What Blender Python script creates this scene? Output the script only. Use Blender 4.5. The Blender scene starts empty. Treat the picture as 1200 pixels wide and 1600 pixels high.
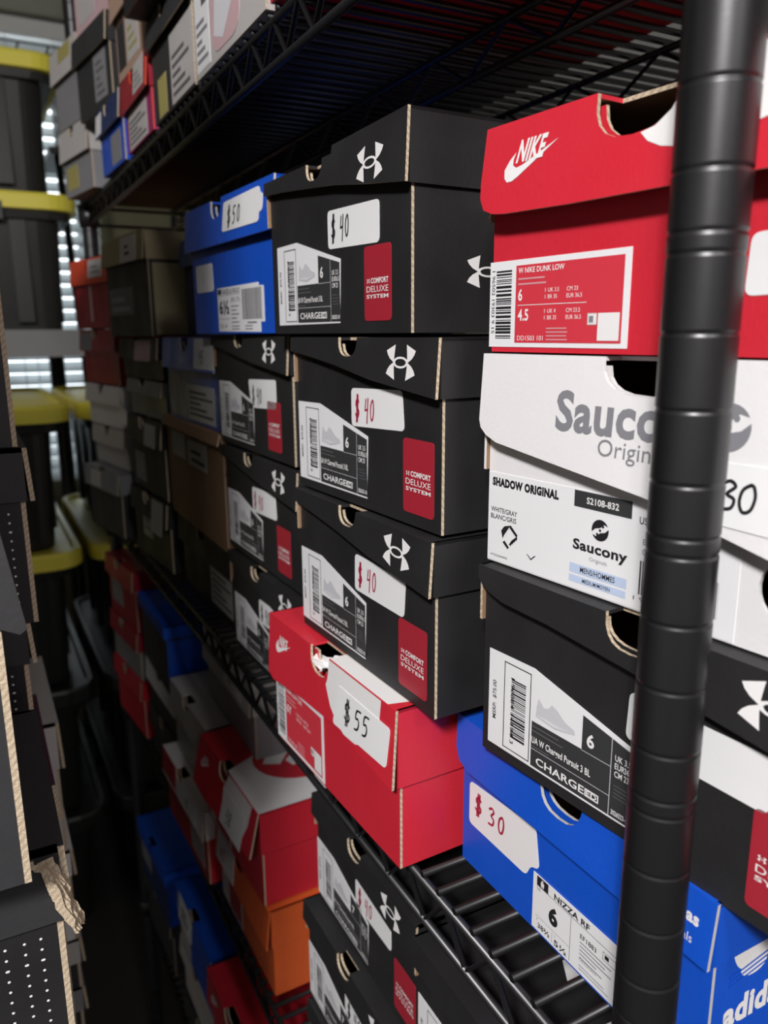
import bpy, bmesh, math, random
from mathutils import Vector, Matrix
random.seed(7)
SC = bpy.context.scene
COL = SC.collection

# ------------------------------------------------------------------ camera
PSI, PIT, ROL = math.radians(27.805), math.radians(12.909), math.radians(0.4)
fw = Vector((math.sin(PSI)*math.cos(PIT), math.cos(PSI)*math.cos(PIT), -math.sin(PIT)))
r0 = Vector((math.cos(PSI), -math.sin(PSI), 0))
u0 = r0.cross(fw)
rr = r0*math.cos(ROL) - u0*math.sin(ROL)
uu = r0*math.sin(ROL) + u0*math.cos(ROL)
cam = bpy.data.cameras.new('camera')
cam.sensor_width = 36.0
cam.lens = 1220/1600*36
cam.clip_start = 0.01
cam.clip_end = 60
cam.dof.use_dof = True
cam.dof.focus_distance = 0.41
cam.dof.aperture_fstop = 9.5
camo = bpy.data.objects.new('camera', cam)
M = Matrix.Identity(4)
for i in range(3):
    M[i][0], M[i][1], M[i][2] = rr[i], uu[i], -fw[i]
M[2][3] = 1.5
camo.matrix_world = M
COL.objects.link(camo)
SC.camera = camo

# ------------------------------------------------------------------ light
SC.view_settings.view_transform = 'Standard'
SC.view_settings.look = 'None'
SC.view_settings.exposure = 0.0
SC.view_settings.gamma = 1.0
SC.view_settings.use_curve_mapping = False
W = bpy.data.worlds.new('sky')
SC.world = W
W.use_nodes = True
W.node_tree.nodes['Background'].inputs[0].default_value = (0.88, 0.95, 1.0, 1)
W.node_tree.nodes['Background'].inputs[1].default_value = 3.2

def area(name, loc, target, sx, sy, power, color):
    l = bpy.data.lights.new(name, 'AREA')
    l.shape = 'RECTANGLE'; l.size = sx; l.size_y = sy; l.energy = power; l.color = color
    o = bpy.data.objects.new(name, l)
    o.location = loc
    d = Vector(target) - Vector(loc)
    o.rotation_euler = d.to_track_quat('-Z', 'Y').to_euler()
    COL.objects.link(o)
    return o
area('ceiling_lamp_light', (-0.85, -0.78, 2.54), (-0.30, 0.0, 0.6), 0.25, 0.25, 52, (1.0, 0.97, 0.97))
area('ceiling_lamp_light', (-0.82, -0.98, 2.54), (0.15, 0.6, 0.9), 0.3, 0.2, 18, (1.0, 0.97, 0.97))

area('ceiling_lamp_light', (0.07, -1.40, 2.54), (0.10, 0.6, 0.9), 0.2, 0.2, 10, (1.0, 0.97, 0.97))

# ------------------------------------------------------------------ materials
def lin(c):
    c /= 255.0
    return c/12.92 if c <= 0.04045 else ((c+0.055)/1.055)**2.4
def srgb(r, g, b):
    return (lin(r), lin(g), lin(b), 1)
MATS = {}
def mat(name, col, rough=0.5, bump=0.0, scale=300, var=0.0, metal=0.0, spec=0.5, coat=0.0):
    if name in MATS: return MATS[name]
    m = bpy.data.materials.new(name); m.use_nodes = True
    nt = m.node_tree; b = nt.nodes['Principled BSDF']
    b.inputs['Base Color'].default_value = col
    b.inputs['Roughness'].default_value = rough
    b.inputs['Metallic'].default_value = metal
    b.inputs['Specular IOR Level'].default_value = spec
    b.inputs['Coat Weight'].default_value = coat
    if bump or var:
        tc = nt.nodes.new('ShaderNodeTexCoord')
        nz = nt.nodes.new('ShaderNodeTexNoise'); nz.inputs['Scale'].default_value = scale
        nz.inputs['Detail'].default_value = 5
        nt.links.new(tc.outputs['Object'], nz.inputs['Vector'])
        if bump:
            bp = nt.nodes.new('ShaderNodeBump'); bp.inputs['Strength'].default_value = bump
            bp.inputs['Distance'].default_value = 0.0006
            nt.links.new(nz.outputs['Fac'], bp.inputs['Height'])
            nt.links.new(bp.outputs['Normal'], b.inputs['Normal'])
        if var:
            n2 = nt.nodes.new('ShaderNodeTexNoise'); n2.inputs['Scale'].default_value = 22
            n2.inputs['Detail'].default_value = 6
            nt.links.new(tc.outputs['Object'], n2.inputs['Vector'])
            rp = nt.nodes.new('ShaderNodeMapRange')
            rp.inputs[1].default_value = 0.3; rp.inputs[2].default_value = 0.7
            rp.inputs[3].default_value = max(0.02, rough-var); rp.inputs[4].default_value = min(1, rough+var)
            nt.links.new(n2.outputs['Fac'], rp.inputs[0])
            nt.links.new(rp.outputs[0], b.inputs['Roughness'])
    MATS[name] = m
    return m
def card(name, col, rough=0.45):
    return mat(name, col, rough, bump=0.25, scale=420, var=0.1)
black_card = card('black_card', (0.016, 0.0155, 0.0165, 1), 0.55)
char_card = card('charcoal_card', (0.030, 0.030, 0.032, 1), 0.6)
red_card = card('red_card', (0.60, 0.022, 0.040, 1), 0.42)
dkred_card = card('dark_red_card', (0.33, 0.012, 0.03, 1), 0.45)
blue_card = card('blue_card', (0.008, 0.085, 0.56, 1), 0.35)
navy_card = card('navy_card', (0.012, 0.03, 0.12, 1), 0.45)
pale_blue = card('pale_blue_card', (0.10, 0.16, 0.36, 1), 0.45)
white_card = card('white_card', (0.78, 0.77, 0.77, 1), 0.45)
offwhite_card = card('off_white_card', (0.52, 0.50, 0.48, 1), 0.5)
grey_card = card('grey_card', (0.25, 0.25, 0.26, 1), 0.5)
brown_card = card('brown_card', (0.30, 0.18, 0.10, 1), 0.7)
olive_card = card('olive_tan_card', (0.30, 0.25, 0.14, 1), 0.6)
orange_card = card('orange_card', (0.74, 0.125, 0.03, 1), 0.45)
rust_card = card('orange_red_card', (0.66, 0.07, 0.03, 1), 0.45)
pink_card = card('pink_card', (0.62, 0.42, 0.44, 1), 0.5)
magenta_card = card('magenta_card', (0.33, 0.03, 0.13, 1), 0.5)
purple_card = card('plum_card', (0.075, 0.016, 0.04, 1), 0.55)
tan_card = card('tan_card', (0.45, 0.30, 0.22, 1), 0.55)
raw_card = mat('cut_cardboard', (0.55, 0.44, 0.31, 1), 0.85, bump=0.9, scale=900)
nt = raw_card.node_tree; wv = nt.nodes.new('ShaderNodeTexWave'); wv.bands_direction = 'DIAGONAL'
wv.inputs['Scale'].default_value = 150; wv.inputs['Distortion'].default_value = 2.5; wv.inputs['Detail Scale'].default_value = 3
tcn = nt.nodes.new('ShaderNodeTexCoord'); nt.links.new(tcn.outputs['Object'], wv.inputs['Vector'])
rmp = nt.nodes.new('ShaderNodeMix'); rmp.data_type = 'RGBA'
rmp.inputs[6].default_value = (0.43, 0.34, 0.235, 1); rmp.inputs[7].default_value = (0.60, 0.49, 0.35, 1)
nt.links.new(wv.outputs['Fac'], rmp.inputs[0]); nt.links.new(rmp.outputs[2], nt.nodes['Principled BSDF'].inputs['Base Color'])
paper = mat('label_paper', (0.80, 0.80, 0.81, 1), 0.5, bump=0.1, scale=300)
tag_paper = mat('price_tag_paper', (0.80, 0.80, 0.80, 1), 0.6, bump=0.1, scale=300)
ink = mat('black_ink', (0.012, 0.012, 0.014, 1), 0.55)
dark_print = mat('charcoal_print', (0.035, 0.036, 0.038, 1), 0.5)
grey_print = mat('grey_print', (0.22, 0.22, 0.24, 1), 0.5)
mid_print = mat('mid_grey_print', (0.12, 0.12, 0.125, 1), 0.5)
light_print = mat('light_grey_print', (0.58, 0.58, 0.61, 1), 0.5)
pale_print = mat('pale_grey_print', (0.70, 0.70, 0.73, 1), 0.5)
white_print = mat('white_print', (0.80, 0.79, 0.78, 1), 0.5)
tag_red = mat('deep_red_print', (0.36, 0.020, 0.035, 1), 0.4)
label_red = mat('label_red_print', (0.62, 0.04, 0.06, 1), 0.45)
pen_red = mat('red_marker', (0.38, 0.012, 0.045, 1), 0.5)
sky_print = mat('light_blue_print', (0.50, 0.60, 0.78, 1), 0.5)
blue_print = mat('blue_print', (0.008, 0.085, 0.56, 1), 0.35)
pink_print = mat('faded_pink_print', (0.62, 0.30, 0.32, 1), 0.5)
yellow_print = mat('yellow_print', (0.40, 0.35, 0.12, 1), 0.5)
rack_black = mat('black_enamel', (0.0075, 0.0075, 0.0085, 1), 0.38, bump=0.04, scale=300, spec=0.7)
yellow_plastic = mat('yellow_plastic', (0.88, 0.77, 0.09, 1), 0.4, bump=0.1, scale=60)
black_plastic = mat('black_plastic', (0.016, 0.016, 0.015, 1), 0.38, bump=0.15, scale=80)
board_grey = mat('grey_laminate', (0.20, 0.20, 0.21, 1), 0.6, bump=0.1, scale=40)
back_paint = mat('olive_wall_paint', (0.13, 0.12, 0.07, 1), 0.85, bump=0.2, scale=90)
wall_paint = mat('wall_paint', (0.50, 0.49, 0.47, 1), 0.8, bump=0.2, scale=90)
ceil_paint = mat('ceiling_paint', (0.62, 0.61, 0.60, 1), 0.85, bump=0.3, scale=120)
floor_mat = mat('dark_floor', (0.035, 0.032, 0.03, 1), 0.7, bump=0.3, scale=60)
trim_white = mat('window_frame_paint', (0.6, 0.6, 0.6, 1), 0.5)

def blind_material():
    m = bpy.data.materials.new('blind_slat'); m.use_nodes = True
    nt = m.node_tree; b = nt.nodes['Principled BSDF']
    b.inputs['Base Color'].default_value = (0.75, 0.77, 0.77, 1); b.inputs['Roughness'].default_value = 0.45
    tr = nt.nodes.new('ShaderNodeBsdfTranslucent'); tr.inputs[0].default_value = (0.75, 0.8, 0.82, 1)
    mx = nt.nodes.new('ShaderNodeMixShader'); mx.inputs[0].default_value = 0.35
    nt.links.new(b.outputs[0], mx.inputs[1]); nt.links.new(tr.outputs[0], mx.inputs[2])
    nt.links.new(mx.outputs[0], nt.nodes['Material Output'].inputs[0])
    return m
blind_mat = blind_material()

# ------------------------------------------------------------------ mesh helpers
class MB:
    def __init__(s): s.v = []; s.f = []; s.m = []; s.mats = []; s.smooth = []
    def mi(s, m):
        if m not in s.mats: s.mats.append(m)
        return s.mats.index(m)
    def face(s, pts, m, smooth=False):
        n = len(s.v); s.v += [tuple(p) for p in pts]
        s.f.append(tuple(range(n, n+len(pts)))); s.m.append(s.mi(m)); s.smooth.append(smooth)
    def slab(s, poly, O, U, V, N, t, mf, ms=None, mb=None):
        ms = ms or mf; mb = mb or mf
        fr = [O+U*a+V*b for a, b in poly]
        bk = [p-N*t for p in fr]
        n = len(s.v); k = len(poly)
        s.v += [tuple(p) for p in fr+bk]
        s.f.append(tuple(range(n, n+k))); s.m.append(s.mi(mf)); s.smooth.append(False)
        s.f.append(tuple(range(n+2*k-1, n+k-1, -1))); s.m.append(s.mi(mb)); s.smooth.append(False)
        for i in range(k):
            j = (i+1) % k
            s.f.append((n+i, n+k+i, n+k+j, n+j)); s.m.append(s.mi(ms[i] if isinstance(ms, list) else ms)); s.smooth.append(False)
    def box(s, a, b, m):
        x0, y0, z0 = a; x1, y1, z1 = b
        s.slab([(0, 0), (x1-x0, 0), (x1-x0, y1-y0), (0, y1-y0)], Vector((x0, y0, z1)), Vector((1, 0, 0)), Vector((0, 1, 0)), Vector((0, 0, 1)), z1-z0, m)
    def tube(s, pts, r, m, n=8, closed_caps=True):
        pts = [Vector(p) for p in pts]
        rings = []
        for i, p in enumerate(pts):
            if i == 0: d = pts[1]-p
            elif i == len(pts)-1: d = p-pts[i-1]
            else: d = (pts[i+1]-p).normalized()+(p-pts[i-1]).normalized()
            d.normalize()
            a = d.orthogonal().normalized() if i == 0 else (prev - d*prev.dot(d)).normalized()
            prev = a
            b = d.cross(a)
            rings.append([p+(a*math.cos(2*math.pi*k/n)+b*math.sin(2*math.pi*k/n))*r for k in range(n)])
        base = len(s.v); mi = s.mi(m)
        for R in rings: s.v += [tuple(q) for q in R]
        for i in range(len(rings)-1):
            for k in range(n):
                s.f.append((base+i*n+k, base+i*n+(k+1) % n, base+(i+1)*n+(k+1) % n, base+(i+1)*n+k)); s.m.append(mi); s.smooth.append(True)
        s.f.append(tuple(base+k for k in reversed(range(n)))); s.m.append(mi); s.smooth.append(False)
        s.f.append(tuple(base+(len(rings)-1)*n+k for k in range(n))); s.m.append(mi); s.smooth.append(False)
    def lathe(s, prof, c, m, n=32):
        base = len(s.v); mi = s.mi(m)
        for r, z in prof:
            s.v += [(c[0]+r*math.cos(2*math.pi*k/n), c[1]+r*math.sin(2*math.pi*k/n), c[2]+z) for k in range(n)]
        for i in range(len(prof)-1):
            for k in range(n):
                s.f.append((base+i*n+k, base+i*n+(k+1) % n, base+(i+1)*n+(k+1) % n, base+(i+1)*n+k)); s.m.append(mi); s.smooth.append(True)
        s.f.append(tuple(base+k for k in reversed(range(n)))); s.m.append(mi); s.smooth.append(False)
        s.f.append(tuple(base+(len(prof)-1)*n+k for k in range(n))); s.m.append(mi); s.smooth.append(False)
    def build(s, name, parent=None, loc=None):
        me = bpy.data.meshes.new(name)
        me.from_pydata(s.v, [], s.f)
        for m in s.mats: me.materials.append(m)
        me.polygons.foreach_set('material_index', s.m)
        me.polygons.foreach_set('use_smooth', s.smooth)
        me.update()
        o = bpy.data.objects.new(name, me); COL.objects.link(o)
        if parent: o.parent = parent
        if loc: o.location = loc
        return o

def tag(o, label=None, cat=None, group=None, kind=None):
    if label: o['label'] = label
    if cat: o['category'] = cat
    if group: o['group'] = group
    if kind: o['kind'] = kind
    return o
def empty(name, loc, rz=0):
    o = bpy.data.objects.new(name, None); COL.objects.link(o)
    o.location = loc; o.rotation_euler = (0, 0, rz); o.empty_display_size = 0.05
    return o
def rrect(s0, v0, s1, v1, r=0.003, n=4):
    out = []
    for cx, cy, a0 in ((s1-r, v0+r, -90), (s1-r, v1-r, 0), (s0+r, v1-r, 90), (s0+r, v0+r, 180)):
        for k in range(n+1):
            a = math.radians(a0+90*k/n); out.append((cx+r*math.cos(a), cy+r*math.sin(a)))
    return out
def rquad(P, r=0.003, n=4):
    out = []; k = len(P)
    for i in range(k):
        p = Vector(P[i]); a = Vector(P[i-1]); b = Vector(P[(i+1) % k])
        da = (a-p).normalized(); db = (b-p).normalized()
        q0 = p+da*r; q1 = p+db*r
        for j in range(n+1):
            t = j/n
            out.append(tuple(q0*(1-t)**2+p*2*t*(1-t)+q1*t*t))
    return out

# ------------------------------------------------------------------ lettering
_tc = {}
def glyphs(txt, bold):
    key = (txt, bold)
    if key in _tc: return _tc[key]
    cu = bpy.data.curves.new('t', 'FONT'); cu.body = txt; cu.size = 1.0; cu.resolution_u = 3
    cu.offset = bold; cu.space_character = 1+bold*1.6; cu.fill_mode = 'FRONT'
    ob = bpy.data.objects.new('t', cu)
    me = ob.to_mesh()
    vs = [(v.co.x, v.co.y) for v in me.vertices]; fs = [tuple(p.vertices) for p in me.polygons]
    ob.to_mesh_clear(); bpy.data.objects.remove(ob); bpy.data.curves.remove(cu)
    _tc[key] = (vs, fs)
    return _tc[key]
CAP = None
class Sheet:
    """Flat printed thing on a frame: O + U*s + V*v, facing N; layers sit a hair above one another."""
    def __init__(s, fr): s.O, s.U, s.V, s.N = fr; s.mb = MB()
    def at(s, a, b, h): return s.O+s.U*a+s.V*b+s.N*h
    def base(s, poly, m, t=0.0003, lift=0.0):
        s.mb.slab(poly, s.O+s.N*(t+lift), s.U, s.V, s.N, t, m)
        s.h = t+lift
        return s
    def poly(s, P, m, layer=1):
        s.mb.face([s.at(a, b, s.h+0.00012*layer) for a, b in P], m)
    def rect(s, a0, b0, a1, b1, m, layer=1):
        s.poly([(a0, b0), (a1, b0), (a1, b1), (a0, b1)], m, layer)
    def frame(s, a0, b0, a1, b1, w, m, layer=1):
        s.rect(a0, b0, a1, b0+w, m, layer); s.rect(a0, b1-w, a1, b1, m, layer)
        s.rect(a0, b0+w, a0+w, b1-w, m, layer); s.rect(a1-w, b0+w, a1, b1-w, m, layer)
    def text(s, txt, a, b, cap, m, layer=2, width=None, bold=0.0, rot=0.0, shear=0.0, sx=1.0):
        vs, fs = glyphs(txt, bold)
        if not vs: return
        global CAP
        if CAP is None:
            hv, _ = glyphs('H', 0.0); CAP = max(v[1] for v in hv)-min(v[1] for v in hv)
        k = cap/CAP
        x0 = min(v[0] for v in vs); x1 = max(v[0] for v in vs)
        kx = k*sx if width is None else width/(x1-x0)
        c, sn = math.cos(rot), math.sin(rot)
        n = len(s.mb.v); mi = s.mb.mi(m)
        for x, y in vs:
            X = (x-x0)*kx + shear*y*k; Y = y*k
            s.mb.v.append(tuple(s.at(a+X*c-Y*sn, b+X*sn+Y*c, s.h+0.00012*layer)))
        for f in fs:
            s.mb.f.append(tuple(n+i for i in f)); s.mb.m.append(mi); s.mb.smooth.append(False)
    def stroke(s, pts, w, m, layer=2):
        pts = [Vector(p) for p in pts]; L = []; R = []
        for i, p in enumerate(pts):
            d0 = (p-pts[i-1]) if i else (pts[1]-p)
            d1 = (pts[i+1]-p) if i < len(pts)-1 else d0
            t = (d0.normalized()+d1.normalized())
            if t.length < 1e-6: t = d0
            t.normalize(); nrm = Vector((-t.y, t.x))
            k = min(1.6, 1/max(0.5, abs(t.dot(d0.normalized()))))
            L.append(p+nrm*w/2*k); R.append(p-nrm*w/2*k)
        for i in range(len(pts)-1):
            s.poly([R[i], R[i+1], L[i+1], L[i]], m, layer+0.15*(i % 2))
        for p in (pts[0], pts[-1]):
            s.poly([(p.x+w/2*math.cos(a*math.pi/4), p.y+w/2*math.sin(a*math.pi/4)) for a in range(8)], m, layer+0.4)
    def bars(s, a0, b0, a1, b1, m, n=30, layer=1, seed=1):
        rd = random.Random(seed); y = b0; step = (b1-b0)/n/2
        while y < b1:
            h = step*rd.choice((0.6, 0.6, 1.0, 1.4, 1.9)); g = step*rd.choice((0.6, 0.8, 1.0, 1.4))
            s.rect(a0, y, a1, min(b1, y+h), m, layer); y += h+g
    def vbars(s, a0, b0, a1, b1, m, n=30, layer=1, seed=1):
        rd = random.Random(seed); x = a0; step = (a1-a0)/n/2
        while x < a1:
            h = step*rd.choice((0.6, 0.6, 1.0, 1.4, 1.9)); g = step*rd.choice((0.6, 0.8, 1.0, 1.4))
            s.rect(x, b0, min(a1, x+h), b1, m, layer); x += h+g
    def build(s, name, parent): return s.mb.build(name, parent)

DIG = {
 '$': [[(.75,.80),(.55,.92),(.25,.82),(.22,.62),(.55,.50),(.80,.36),(.72,.15),(.42,.08),(.15,.22)], [(.40,1.12),(.36,-.15)], [(.60,1.12),(.56,-.12)]],
 '4': [[(.22,.95),(.10,.45),(.55,.50)], [(.62,1.0),(.50,-.12)]],
 '0': [[(.45,.95),(.18,.75),(.12,.35),(.30,.05),(.58,.15),(.68,.55),(.58,.88),(.45,.95)]],
 '5': [[(.85,.98),(.35,.92),(.25,.55),(.55,.58),(.68,.35),(.52,.08),(.18,.02)]],
 '3': [[(.15,.85),(.45,.98),(.68,.82),(.40,.55),(.70,.40),(.62,.10),(.15,.02)]],
 '8': [[(.55,.55),(.25,.75),(.45,.98),(.68,.80),(.35,.45),(.22,.18),(.48,.02),(.70,.22),(.45,.52)]],
 '6': [[(.65,.95),(.25,.60),(.18,.20),(.45,.02),(.68,.25),(.45,.45),(.20,.30)]],
}
def price(sh, txt, a, b, h, m, adv=0.72, w=0.0011, squeeze=0.75, rise=0.0, slant=0.12, gap=0.0):
    for i, ch in enumerate(txt):
        if ch == ' ': continue
        for st in DIG[ch]:
            P = []
            if len(st) < 4: P = list(st)
            else:
                for k in range(len(st)-1):
                    p0 = st[max(0, k-1)]; p1 = st[k]; p2 = st[k+1]; p3 = st[min(len(st)-1, k+2)]
                    for q in range(5):
                        u = q/5
                        P.append(tuple(.5*(2*p1[c]+(p2[c]-p0[c])*u+(2*p0[c]-5*p1[c]+4*p2[c]-p3[c])*u*u+(3*p1[c]-p0[c]-3*p2[c]+p3[c])*u**3) for c in (0, 1)))
                P.append(st[-1])
            sh.stroke([(a+(gap if i else 0)+(i*adv*squeeze*h)+x*h*squeeze+slant*y*h*0.5, b+y*h+i*rise) for x, y in P], w, m)

# ------------------------------------------------------------------ emblems (drawn in a unit square, centre 0,0)
WING = [(-.34,1.0),(-.88,.66),(-.80,.42),(-.66,.20),(-.48,.04),(-.36,-.03),(-.30,.06),(-.40,.20),(-.38,.5)]
def emblem_cross(sh, a, b, h, m, layer=2, wx=1.0):
    k = h/2
    for sx, sy in ((1, 1), (-1, 1), (1, -1), (-1, -1)):
        P = [(a+x*sx*k*wx, b+y*sy*k) for x, y in WING]
        if sx*sy < 0: P.reverse()
        sh.poly(P, m, layer)
    n = 20
    for i in range(n):
        t0, t1 = 2*math.pi*i/n, 2*math.pi*(i+1)/n
        q = lambda t, rx, ry: (a+math.cos(t)*rx*k*wx, b+math.sin(t)*ry*k)
        sh.poly([q(t0, .45, .33), q(t1, .45, .33), q(t1, .33, .21), q(t0, .33, .21)][::-1], m, layer+0.3)
def emblem_check(sh, a, b, w, m, layer=2):
    # long tick, a..a+w
    P = [(0.0,.17),(.02,.06),(.08,0.0),(.18,.0),(.30,.05),(1.0,.42),(.36,.19),(.24,.17),(.17,.21),(.165,.29),(.20,.38),(.09,.29)]
    sh.poly([(a+x*w, b+y*w) for x, y in P], m, layer)
def emblem_trefoil(sh, a, b, h, m, bg, layer=2):
    def leaf(ang, L, Wd):
        P = []
        for k in range(25):
            t = k/24
            y = L*t; x = Wd*math.sin(math.pi*t**0.8)**0.8 if 0 < t < 1 else 0
            P.append((x, y))
        for k in range(23, 0, -1):
            P.append((-P[k][0], P[k][1]))
        c, s = math.cos(ang), math.sin(ang)
        return [(a+x*c-y*s, b+x*s+y*c) for x, y in P]
    sh.poly(leaf(0, h*.66, h*.19), m, layer)
    sh.poly(leaf(math.radians(52), h*.64, h*.17), m, layer+.3)
    sh.poly(leaf(math.radians(-52), h*.64, h*.17), m, layer+.6)
    sh.poly([(a+h*.30*math.cos(t), b-h*.02+h*.17*math.sin(t)) for t in [2*math.pi*i/20 for i in range(20)]], m, layer+.9)
    for k in range(3):
        y = b-h*.13+k*h*.085
        sh.poly([(a-h*.55, y-h*.10), (a+h*.55, y+h*.08), (a+h*.55, y+h*.115), (a-h*.55, y-h*.065)], bg, layer+1.5)
def emblem_leaves(sh, a, b, h, m, bg, layer=2):
    for sgn in (1, -1):
        P = []
        for k in range(13):
            t = math.pi*(0.16+0.92*k/12)
            P.append((math.cos(t)*.5, math.sin(t)*.5))
        P += [(-.28, .05), (.0, .12), (.22, .30)]
        sh.poly([(a+sgn*x*h, b+sgn*y*h) for x, y in P], m, layer)
    for x, y in ((.16, .20), (0, 0), (-.16, -.20)):
        sh.poly([(a+x*h+.07*h*math.cos(t), b+y*h+.07*h*math.sin(t)) for t in [2*math.pi*i/10 for i in range(10)]], m, layer+.3)

# ------------------------------------------------------------------ shoe boxes
def arc_notch(s0, s1, dep, top, n=10, sq=0.75):
    """points left->right going down round a finger hole"""
    c = (s0+s1)/2; r = (s1-s0)/2
    out = []
    for k in range(n+1):
        t = math.pi*k/n
        x = c-r*math.copysign(abs(math.cos(t))**sq, math.cos(t)); y = top-dep*math.sin(t)**0.8
        out.append((x, y))
    return out
class Box: pass
EX, EY, EZ = Vector((1, 0, 0)), Vector((0, 1, 0)), Vector((0, 0, 1))
def shoe_box(label, corner, yaw, w, h, bm, lm=None, l=0.30, low=None, hl=None, top=None, notch=None, body_notch=None,
             flare=0.0, inner=None, lid=True, group=None, edge=None, tilt=0.0, hole=None, T=0.0018):
    lm = lm or bm; edge = edge or raw_card; inner = inner or brown_card
    a = math.radians(yaw)
    ex = Vector((math.cos(a), math.sin(a), 0)); es = -Vector((-math.sin(a), math.cos(a), 0))
    org = Vector(corner)+es*(w/2)+ex*(l/2)
    root = empty('shoe_box', org, a)
    if tilt: root.rotation_euler = (0, tilt, a)
    tag(root, label, 'shoe box', group)
    P = lambda s, d, v: Vector((d-l/2, w/2-s, v))
    S = Vector((0, -1, 0))
    hb = h-0.004
    hl = hl if hl is not None else h*0.33
    low = low or [(0, h-hl), (w, h-hl)]
    top = top or [(0, h), (w, h)]
    i = 0.002                                                     # body sits inside the lid
    b = MB()
    if body_notch and not hole:
        n0, n1, nd = body_notch
        poly = [(i, 0), (w-i, 0), (w-i, hb)]+arc_notch(n0, n1, nd, hb)[::-1]+[(i, hb)]
        b.slab(poly, P(0, 0, 0), S, EZ, -EX, T, bm, edge, inner)
    if hole:
        cx, cy, r = hole
        up = [(cx+r*math.cos(math.pi*k/12), cy+r*math.sin(math.pi*k/12)) for k in range(13)]      # right -> left over the top
        dn = [(cx-r*math.cos(math.pi*k/12), cy-r*math.sin(math.pi*k/12)) for k in range(13)]      # left -> right under
        ar = arc_notch(body_notch[0], body_notch[1], body_notch[2], hb)[::-1] if body_notch else []
        b.slab([(i, 0), (w-i, 0), (w-i, cy)]+dn[::-1]+[(i, cy)], P(0, 0, 0), S, EZ, -EX, T, bm, edge, inner)
        b.slab([(w-i, cy), (w-i, hb)]+ar+[(i, hb), (i, cy)]+up[::-1], P(0, 0, 0), S, EZ, -EX, T, bm, edge, inner)
    elif not body_notch:
        b.slab([(i, 0), (w-i, 0), (w-i, hb), (i, hb)], P(0, 0, 0), S, EZ, -EX, T, bm, edge, inner)
    b.slab([(i, 0), (w-i, 0), (w-i, hb), (i, hb)], P(0, l-T, 0), S, EZ, -EX, T, bm, edge, bm)
    b.slab([(T, 0), (l-T, 0), (l-T, hb), (T, hb)], P(w-i, 0, 0), EX, EZ, S, T, bm, edge, inner)
    b.slab([(T, 0), (l-T, 0), (l-T, hb), (T, hb)], P(i+T, 0, 0), EX, EZ, S, T, inner, edge, bm)
    b.slab([(i+T, T), (w-i-T, T), (w-i-T, l-T), (i+T, l-T)], P(0, 0, T), S, EX, EZ, T, inner, edge, bm)
    body = b.build('body', root)
    B = Box(); B.root = root; B.body = body; B.P = P; B.w = w; B.h = h; B.l = l
    B.front = (P(0, 0, 0), S, EZ, -EX)
    B.right = (P(w-i, 0, 0), EX, EZ, S)
    B.left = (P(i, l, 0), -EX, EZ, -S)
    B.bm = bm
    if lid:
        m = MB(); G = 0.004
        Vt = EZ+EX*(flare/max(hl, .01))
        O = P(0, -G, h)
        tp = [(s, v) for s, v in top]
        up = []
        if notch:
            n0, n1, nd = notch
            def tv(s):
                for (a0, b0), (a1, b1) in zip(tp, tp[1:]):
                    if a0 <= s <= a1: return b0+(b1-b0)*(s-a0)/max(1e-9, a1-a0)
                return h
            left = [p for p in tp if p[0] < n0]; right = [p for p in tp if p[0] > n1]
            arc = arc_notch(n0, n1, nd, 0)
            arc = [(s, v+tv(n0)+(tv(n1)-tv(n0))*(s-n0)/(n1-n0)) for s, v in arc]
            up = left+arc+right
        else: up = tp
        poly = [(s, v-h) for s, v in low]+[(s, v-h) for s, v in reversed(up)]
        N = -EX
        nl = len(low); em = []
        for q in range(len(poly)):
            if q < nl-1 or q == nl-1 or q == len(poly)-1: em.append(edge)
            else:
                mid = (poly[q][0]+poly[(q+1) % len(poly)][0])/2
                em.append(edge if notch and notch[0]-1e-4 <= mid <= notch[1]+1e-4 else lm)
        m.slab(poly, O, S, Vt, N, T, lm, em, inner)
        hs = h-hl if isinstance(hl, float) else h
        vr, vl = low[-1][1], low[0][1]
        # side flaps and back flap
        m.slab([(T, vr), (l+2*G-T, vr), (l+2*G-T, top[-1][1]), (T, top[-1][1])], P(w, -G, 0), EX, EZ, S, T, lm, lm, inner)
        m.slab([(T, h-hl), (l+2*G-T, h-hl), (l+2*G-T, top[0][1]), (T, top[0][1])], P(T, -G, 0), EX, EZ, S, T, inner, edge, lm)
        m.slab([(0, h-hl), (w, h-hl), (w, h), (0, h)], P(0, l+G-T, 0), S, EZ, -EX, T, lm, edge, lm)
        # top, as strips that follow the upper edge
        xs = sorted(set([p[0] for p in tp]+([notch[0], notch[1]] if notch else [])))
        def tz(s):
            for (a0, b0), (a1, b1) in zip(tp, tp[1:]):
                if a0 <= s <= a1: return b0+(b1-b0)*(s-a0)/max(1e-9, a1-a0)
            return h
        for s0, s1 in zip(xs, xs[1:]):
            d0 = -G+T
            if notch and s0 >= notch[0]-1e-6 and s1 <= notch[1]+1e-6: d0 = -G+min(0.02, notch[2]*0.75)
            p = [P(s0, d0, tz(s0)), P(s1, d0, tz(s1)), P(s1, l+G-T, tz(s1)), P(s0, l+G-T, tz(s0))]
            q = [v-EZ*T for v in p]
            m.face(p, lm); m.face(q[::-1], inner); m.face([p[1], p[0], q[0], q[1]], edge)
            m.face([p[2], p[1], q[1], q[2]], lm); m.face([p[0], p[3], q[3], q[0]], lm); m.face([p[3], p[2], q[2], q[3]], lm)
        B.lid = m.build('lid', root)
        B.lidf = (O-Vt*h, S, Vt, N)
        B.lidr = (P(w, -G, 0), EX, EZ, S)
        B.top = (P(0, -G, h), S, EX, EZ)
    return B
def sticker(B, fr, parent, poly, m=None, name='price_tag', label=None):
    s = Sheet(fr).base(poly, m or tag_paper)
    return s

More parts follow.
